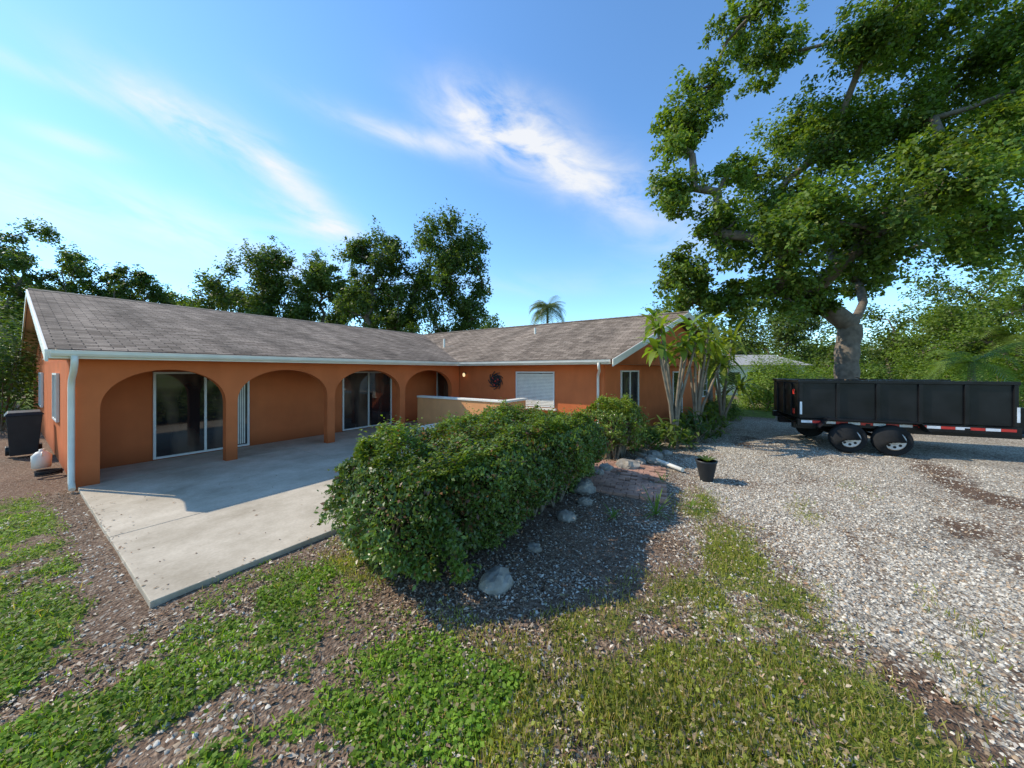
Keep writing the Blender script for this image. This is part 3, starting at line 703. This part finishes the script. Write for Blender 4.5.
spout([(10.14,3.55,2.36),(10.16,3.55,2.22),(10.35,3.6,2.1),(10.68,3.75,1.98),(10.75,3.78,1.85),(10.75,3.78,.2),(10.6,3.7,.04)])
mb.build("downspouts",M_white,house,smooth=True)
mb=MB(); mb.tube([(10.78,9.55,1.98),(10.70,9.55,1.98)],.05,10); mb.tube([(10.70,9.55,2.02),(10.70,9.55,2.06)],[.07,.01],10); mb.build("lamp_bracket",M_iron,house)
m,nt,b=newmat("lamp_glow"); b.inputs['Base Color'].default_value=(.7,.55,.3,1); b.inputs['Emission Color'].default_value=(1,.75,.4,1); b.inputs['Emission Strength'].default_value=1.0
mb=MB(); mb.tube([(10.70,9.55,1.86),(10.70,9.55,1.90),(10.70,9.55,1.98),(10.70,9.55,2.02)],[.03,.055,.055,.03],12); mb.build("lamp_globe",m,house,True)
mb=MB(); mb.tube([(12.5,12.5,3.2),(12.5,12.5,3.75)],.05,8); mb.tube([(14,8,3.7),(14,8,4.15)],.05,8); mb.build("vent_pipes",M_white,house)

hw=empty("half_wall")
mb=MB(); mb.box((8.5,5.9,-.05),(8.68,9.88,1.12)); mb.box((8.69,5.9,-.05),(9.7,6.08,1.12)); mb.build("wall_body",M_stucco_l,hw,bevel=.01)
mb=MB(); mb.box((8.46,5.86,1.123),(8.72,9.87,1.19)); mb.box((8.723,5.86,1.123),(9.74,6.12,1.19)); mb.build("cap",M_white,hw,bevel=.01)
be=empty("patio_bench")
mb=MB(); mb.box((6.4,7.3,.42),(8.2,7.8,.48)); mb.box((6.5,7.35,.0),(6.6,7.75,.417)); mb.box((8.0,7.35,.0),(8.1,7.75,.417)); mb.build("seat",M_white,be,bevel=.01)
wr=empty("wall_wreath")
mb=MB(); cy,cz=7.95,1.72
ring=[(10.78,cy+.24*math.cos(t),cz+.24*math.sin(t)) for t in np.linspace(0,2*math.pi,25)]; mb.tube(ring,.022,6,False)
for i in range(9):
    a=i*2*math.pi/9; pts=[(10.77,cy+r*math.cos(a+r*6),cz+r*math.sin(a+r*6)) for r in np.linspace(.03,.36,8)]; mb.tube(pts,.017,5)
    mb.tube([(10.775,cy+.15*math.cos(a)-.06,cz+.15*math.sin(a)),(10.765,cy+.15*math.cos(a)+.05,cz+.15*math.sin(a)+.04)],[.05,.02],7)
mb.build("scrolls",M_iron,wr); mb=MB()
for (a,b_) in [(0,-.02),(.12,.1),(-.13,.05),(.05,-.17)]: mb.tube([(10.76,cy+a,cz+b_),(10.73,cy+a,cz+b_+.01)],[.045,.02],8)
mb.build("red_flowers",M_red,wr)

# ------------------------------------------------------------------ dump trailer
tr=empty("dump_trailer")
TO=Vector((12.3,-1.42,0)); td=Vector((.19,-.982,0)).normalized(); TL=4.1; tn=Vector((-td.y,td.x,0))
def tb(mb,s0,s1,n0,n1,z0,z1): mb.obox(TO+td*s0+tn*n0+Vector((0,0,z0)),td*(s1-s0),tn*(n1-n0),Vector((0,0,z1-z0)))
W_=2.05; HT=1.77
mb=MB()
tb(mb,0,TL,0,.05,.80,HT); tb(mb,0,TL,W_-.05,W_,.80,HT); tb(mb,TL-.05,TL,.052,W_-.052,.80,HT+.04); tb(mb,0,.05,.052,W_-.052,.80,HT-.02)
tb(mb,.052,TL-.052,.052,W_-.052,.78,.84)
tb(mb,-.02,TL+.02,-.05,.10,HT+.002,HT+.08); tb(mb,-.02,TL+.02,W_-.10,W_+.05,HT+.002,HT+.08); tb(mb,-.02,.10,.102,W_-.102,HT+.002,HT+.08)
for i in range(6): s=.02+i*(TL-.1)/5; tb(mb,s,s+.07,-.045,-.002,.80,HT)
tb(mb,-.03,TL+.03,-.06,.06,.60,.775); tb(mb,0,TL+.3,.35,.50,.46,.64); tb(mb,0,TL+.3,W_-.5,W_-.35,.46,.64); tb(mb,-.03,TL+.03,W_-.06,W_+.06,.60,.775)
for i in range(9): s=.1+i*(TL-.3)/8; tb(mb,s,s+.07,.062,W_-.062,.60,.655)
WS=(1.0,1.86)
for nn in (-.32,W_+.02):
    tb(mb,.55,2.32,nn,nn+.255,.80,.83)
    mb.obox(TO+td*.55+tn*nn+Vector((0,0,.80)),td*-.18+Vector((0,0,-.22)),tn*.255,Vector((0,0,.03))); mb.obox(TO+td*2.32+tn*nn+Vector((0,0,.80)),td*.18+Vector((0,0,-.22)),tn*.255,Vector((0,0,.03)))
pz=Vector((0,0,.52)); tipp=TO+td*(TL+1.5)+tn*(W_/2)+pz
for nn in (.42,W_-.42): mb.tube([TO+td*(TL+.1)+tn*nn+pz,tipp],.055,4)
mb.tube([TO+td*(TL+1.25)+tn*(W_/2)+Vector((0,0,.05)),TO+td*(TL+1.25)+tn*(W_/2)+Vector((0,0,1.0))],.045,8)
tb(mb,TL+.15,TL+.6,.5,1.5,.66,1.2)
for nn in (.4,1.0,1.6): tb(mb,-.045,-.002,nn,nn+.07,.82,HT-.02)
for s in (.5,1.4,2.3,3.2): tb(mb,s,s+.09,-.075,-.062,.66,.72)
mb.build("steel_body",M_black,tr,bevel=.006)
mt=MB();mr_=MB();mh=MB()
for s in WS:
    for nn,sg in ((-.14,-1),(W_+.14,1)):
        c=TO+td*s+tn*nn+Vector((0,0,.335))
        w=.11
        prof=[(-w,.22),(-w,.33),(-w*.8,.37),(-w*.3,.385),(w*.3,.385),(w*.8,.37),(w,.33),(w,.22)]
        mt.tube([c+tn*a for a,r in prof],[r for a,r in prof],28)
        o_=sg*w
        mr_.tube([c+tn*(o_*1.02),c+tn*(o_*1.14)],[.235,.205],24); mr_.tube([c+tn*(o_*1.14),c+tn*(o_*1.3)],[.09,.07],14)
        mh.tube([c+tn*(o_*1.3),c+tn*(o_*1.5)],[.045,.03],12)
        for k in range(8):
            a=k*math.pi/4; q=c+td*.15*math.cos(a)+Vector((0,0,.15*math.sin(a))); mh.tube([q+tn*(o_*1.13),q+tn*(o_*1.16)],.034,8)
    mh.tube([TO+td*s+tn*-.03+Vector((0,0,.33)),TO+td*s+tn*(W_+.03)+Vector((0,0,.33))],.05,8)
mt.build("tyres",M_rubber,tr,True); mr_.build("rims",M_rim,tr,True); mh.build("hubs_and_axles",M_black,tr,True)
ma=MB();mw=MB()
for i in range(16):
    s=.05+i*(TL-.1)/16; (ma if i%2 else mw).obox(TO+td*s-tn*.063+Vector((0,0,.675)),td*(TL-.1)/16*.97,tn*.002,Vector((0,0,.065)))
for z in (.9,1.45): 
    ma.obox(TO+tn*.08-td*.05+Vector((0,0,z)),td*-.01,tn*.12,Vector((0,0,.14)))
for s in (.03,TL-.04): mw.obox(TO+td*(s-.003)-tn*.048+Vector((0,0,.9)),td*.05,tn*.002,Vector((0,0,.35)))
ma.build("tape_red",M_red,tr); mw.build("tape_white",simple("white_tape",(.75,.75,.75),.4),tr)
mb=MB()
for i in range(14):
    s=rng.random()*2.0; a=TO+td*(1.2+s)+tn*(.3+1.2*rng.random())+Vector((0,0,1.60)); dv=td*(rng.normal()*.6)+tn*rng.normal()*.4+Vector((0,0,.12+.22*rng.random()))
    mb.obox(a,dv,tn*.09,td*.03)
mb.build("scrap_lumber",M_wood,tr)
# ------------------------------------------------------------------ small items
def rock(name,x,y,r,sq=.7):
    bm=bmesh.new(); bmesh.ops.create_icosphere(bm,subdivisions=3,radius=1)
    off=rng.random()*50
    for v in bm.verts:
        c=v.co; k=.6+.85*float(fbm(np.array([c.x*1.3+off+c.z]),np.array([c.y*1.3-c.z+off]),1.5,4)[0]); v.co=Vector((c.x*r*k*1.2,c.y*r*k,c.z*r*k*sq))
    me=D.meshes.new(name); bm.to_mesh(me); bm.free(); me.materials.append(M_rock)
    o=D.objects.new(name,me); o.location=(x,y,-.03+r*sq*.3); o.rotation_euler=(0,0,rng.random()*6); link(o)
for (x_,y_,r_) in [(2.72,2.0,.14),(3.5,2.02,.08),(4.5,2.05,.11),(5.75,2.3,.2),(7.6,2.0,.2),(8.1,1.85,.13),(8.4,1.7,.16),(6.8,2.4,.12),(9.0,1.7,.15),(5.2,2.05,.1),(7.2,2.35,.14),(9.4,1.5,.1)]: rock("landscape_rock",x_,y_,r_)
pt=empty("planter_pot"); mb=MB(); pc=Vector((7.62,.5,-.05))
mb.tube([pc+Vector((0,0,z)) for z in (0,.03,.2,.36,.40,.40,.34)],[.11,.115,.15,.18,.20,.165,.15],20); mb.build("pot",M_dark,pt,True)
V=[];F=[]
for i in range(12):
    a=i*2.4; strip_leaf(V,F,np.array([7.62,.5,.3]),np.array([math.cos(a),math.sin(a),0]),.22,.05,1.0,.5)
np_mesh("plant",np.array(V),np.array(F),M_leaf,pt,col=np.tile(np.array([[.08,.12,.03]]),(len(V),1)))
mb=MB(); mb.tube([(8.75,2.1,.05),(8.4,1.55,.03),(7.9,.95,.02)],.045,8); mb.build("drain_pipe",M_white,None,True)
mb=MB(); 
mb.obox(gp(5.0,-.08,-1.2),gd*1.5,gn*1.15,Vector((0,0,.2))); mb.build("entry_step",M_conc,None,bevel=.01)
for (tx,ty,tn_,tl) in [(5.35,1.0,26,.22),(4.9,1.5,14,.14),(5.9,.6,16,.14),(7.0,1.2,14,.12)]:
    V=[];F=[]
    for i in range(tn_):
        a=i*2.4; strip_leaf(V,F,np.array([tx,ty,-.03]),np.array([math.cos(a),math.sin(a),0]),tl+.1*rng.random(),.018,1.5*rng.random()+.4,.6)
    np_mesh("grass_tuft",np.array(V),np.array(F),M_grass,col=np.tile(np.array([[.12,.20,.035]]),(len(V),1)))
bn_=empty("wheeled_trash_bin"); mb=MB()
x0,y0=.02,14.6
mb.add([(x0+.05,y0+.05,.03),(x0+.45,y0+.05,.03),(x0+.45,y0+.5,.03),(x0+.05,y0+.5,.03),(x0,y0,1.0),(x0+.52,y0,1.0),(x0+.52,y0+.58,1.0),(x0,y0+.58,1.0)],[(0,3,2,1),(4,5,6,7),(0,1,5,4),(1,2,6,5),(2,3,7,6),(3,0,4,7)])
mb.add([(x0-.03,y0-.03,1.003),(x0+.55,y0-.03,1.003),(x0+.55,y0+.62,1.003),(x0-.03,y0+.62,1.003),(x0+.02,y0+.02,1.08),(x0+.5,y0+.02,1.08),(x0+.5,y0+.58,1.10),(x0+.02,y0+.58,1.10)],[(0,3,2,1),(4,5,6,7),(0,1,5,4),(1,2,6,5),(2,3,7,6),(3,0,4,7)])
for xx in (x0+.02,x0+.5): mb.tube([(xx-.03,y0+.5,.11),(xx+.03,y0+.5,.11)],.12,14)
mb.build("bin",M_dark,bn_,bevel=.01)
jug=empty("water_jug"); mb=MB(); mb.tube([(.45,12.6,0),(.45,12.6,.26),(.45,12.6,.34),(.45,12.6,.36),(.45,12.6,.40)],[.13,.14,.08,.035,.035],16); mb.tube([(.45,12.48,.25),(.45,12.44,.30),(.45,12.5,.35)],.012,6); mb.build("jug_body",M_white,jug,True)
hs=empty("garden_hose"); mb=MB()
pts=[(.5+(.16+.01*math.sin(t*3))*math.cos(t),11.6+.16*math.sin(t),.0+.012*t/3) for t in np.linspace(0,25,120)]; mb.tube(pts,.012,6); mb.build("hose_coil",M_rubber,hs,True)
nb=empty("neighbour_house"); p=cam_pt(.60,30); ux=Vector(RT);uy=Vector(FW)
mb=MB(); o_=Vector((p[0],p[1],-.1)); mb.obox(o_,ux*8,uy*8,Vector((0,0,2.7))); mb.build("walls",M_white,nb)
mb=MB(); o2=o_-ux*.4-uy*.4+Vector((0,0,2.72)); a_=[o2,o2+ux*8.8,o2+ux*8.8+uy*8.8,o2+uy*8.8,o2+uy*4.4+ux*.1+Vector((0,0,1.1)),o2+uy*4.4+ux*8.7+Vector((0,0,1.1))]
mb.add(a_,[(0,1,5,4),(1,2,5),(2,3,4,5),(3,0,4),(0,3,2,1)]); mb.build("roof",simple("grey_roof",(.36,.34,.31),.9),nb)
mb=MB()
for s in (1.2,2.9,5.8): mb.obox(o_+ux*s-uy*.02+Vector((0,0,1.0)),ux*1.0,uy*.02,Vector((0,0,1.1)))
mb.build("windows",M_glass,nb)

# ------------------------------------------------------------------ sun, sky
S=Vector((-.45,1.0,.89)).normalized()
sl=D.lights.new("sun",'SUN'); sl.energy=5.0; sl.angle=math.radians(.5); sl.color=(1,.91,.75)
so=D.objects.new("sun",sl); so.rotation_euler=S.to_track_quat('Z','Y').to_euler(); link(so)
w=D.worlds.new("World"); scene.world=w; w.use_nodes=True; nt=w.node_tree; L=nt.links.new
bg=nt.nodes['Background']; sky=N(nt,'ShaderNodeTexSky'); sky.sky_type='NISHITA'; sky.sun_disc=False
sky.sun_elevation=math.asin(S.z); sky.sun_rotation=math.atan2(S.x,S.y); sky.air_density=1.0; sky.dust_density=.1; sky.ozone_density=1.2
bg.inputs['Strength'].default_value=.15
def mth(op,a,b=None,c=None):
    n=N(nt,'ShaderNodeMath',operation=op)
    for i,v in enumerate((a,b,c)):
        if v is None: continue
        if isinstance(v,(int,float)): n.inputs[i].default_value=v
        else: L(v,n.inputs[i])
    return n.outputs[0]
tc=N(nt,'ShaderNodeTexCoord'); sx=N(nt,'ShaderNodeSeparateXYZ'); L(tc.outputs['Generated'],sx.inputs[0])
az=mth('MULTIPLY',mth('ARCTAN2',sx.outputs[1],sx.outputs[0]),57.2958); el=mth('MULTIPLY',mth('ARCSINE',sx.outputs[2]),57.2958)
tot=None
for (a0,e0,lx,ly,tilt,wt) in [(37,37,9,3.0,8,1.35),(33,33.5,9,3.0,14,1.15),(24,30.5,7,3.4,25,1.0),(15,26,6,3.6,30,.9),(50,33.5,12,1.4,4,.8),(78,28,7,2.2,10,1.1),(68,26,6,2.2,30,1.0),(64,21,7,2.8,10,.7),(87,17,16,3.0,0,.8),(66,14,14,3,0,.4),(86,22.5,3,.8,0,.6),(92,27,12,.8,0,.6),(60,21,3,1.5,0,.4),(5,20,10,4,0,.4),(30,14,20,2,0,.2)]:
    da=mth('SUBTRACT',az,a0); de=mth('SUBTRACT',el,e0); ct,st=math.cos(math.radians(tilt)),math.sin(math.radians(tilt))
    p_=mth('DIVIDE',mth('ADD',mth('MULTIPLY',da,ct),mth('MULTIPLY',de,st)),lx); q_=mth('DIVIDE',mth('SUBTRACT',mth('MULTIPLY',de,ct),mth('MULTIPLY',da,st)),ly)
    r2=mth('ADD',mth('MULTIPLY',p_,p_),mth('MULTIPLY',q_,q_)); e_=mth('MULTIPLY',mth('EXPONENT',mth('MULTIPLY',r2,-1)),wt)
    tot=e_ if tot is None else mth('ADD',tot,e_)
cv=N(nt,'ShaderNodeCombineXYZ'); L(mth('MULTIPLY',mth('ADD',az,mth('MULTIPLY',el,-.5)),.06),cv.inputs[0]); L(mth('MULTIPLY',mth('ADD',el,mth('MULTIPLY',az,-.12)),.15),cv.inputs[1])
n1=N(nt,'ShaderNodeTexNoise'); n1.inputs['Scale'].default_value=1.5; n1.inputs['Detail'].default_value=10; n1.inputs['Roughness'].default_value=.58; n1.inputs['Distortion'].default_value=.45; L(cv.outputs[0],n1.inputs['Vector'])
mrn=N(nt,'ShaderNodeMapRange'); mrn.inputs[1].default_value=.30; mrn.inputs[2].default_value=.68; L(n1.outputs[0],mrn.inputs[0])
fac=mth('MINIMUM',mth('MULTIPLY',tot,mrn.outputs[0]),.88)
mx=N(nt,'ShaderNodeMix',data_type='RGBA'); L(fac,mx.inputs[0]); 
gain=N(nt,'ShaderNodeMix',data_type='RGBA',blend_type='MULTIPLY'); gain.inputs[0].default_value=1; gain.inputs[7].default_value=(1.15,1.62,1.95,1)
L(sky.outputs[0],gain.inputs[6]); L(gain.outputs[2],mx.inputs[6]); mx.inputs[7].default_value=(6.5,6.5,6.5,1)
L(mx.outputs[2],bg.inputs['Color'])

# ------------------------------------------------------------------ camera
cam=D.cameras.new("camera"); cam.sensor_width=36; cam.lens=338/1024*36; cam.shift_y=-13/1024; cam.clip_start=.05; cam.clip_end=3000
co=D.objects.new("camera",cam); co.location=(0,0,2.1); co.rotation_euler=(math.pi/2,0,CA-math.pi/2); link(co); scene.camera=co
scene.view_settings.view_transform='Standard'; scene.view_settings.look='None'; scene.view_settings.exposure=0
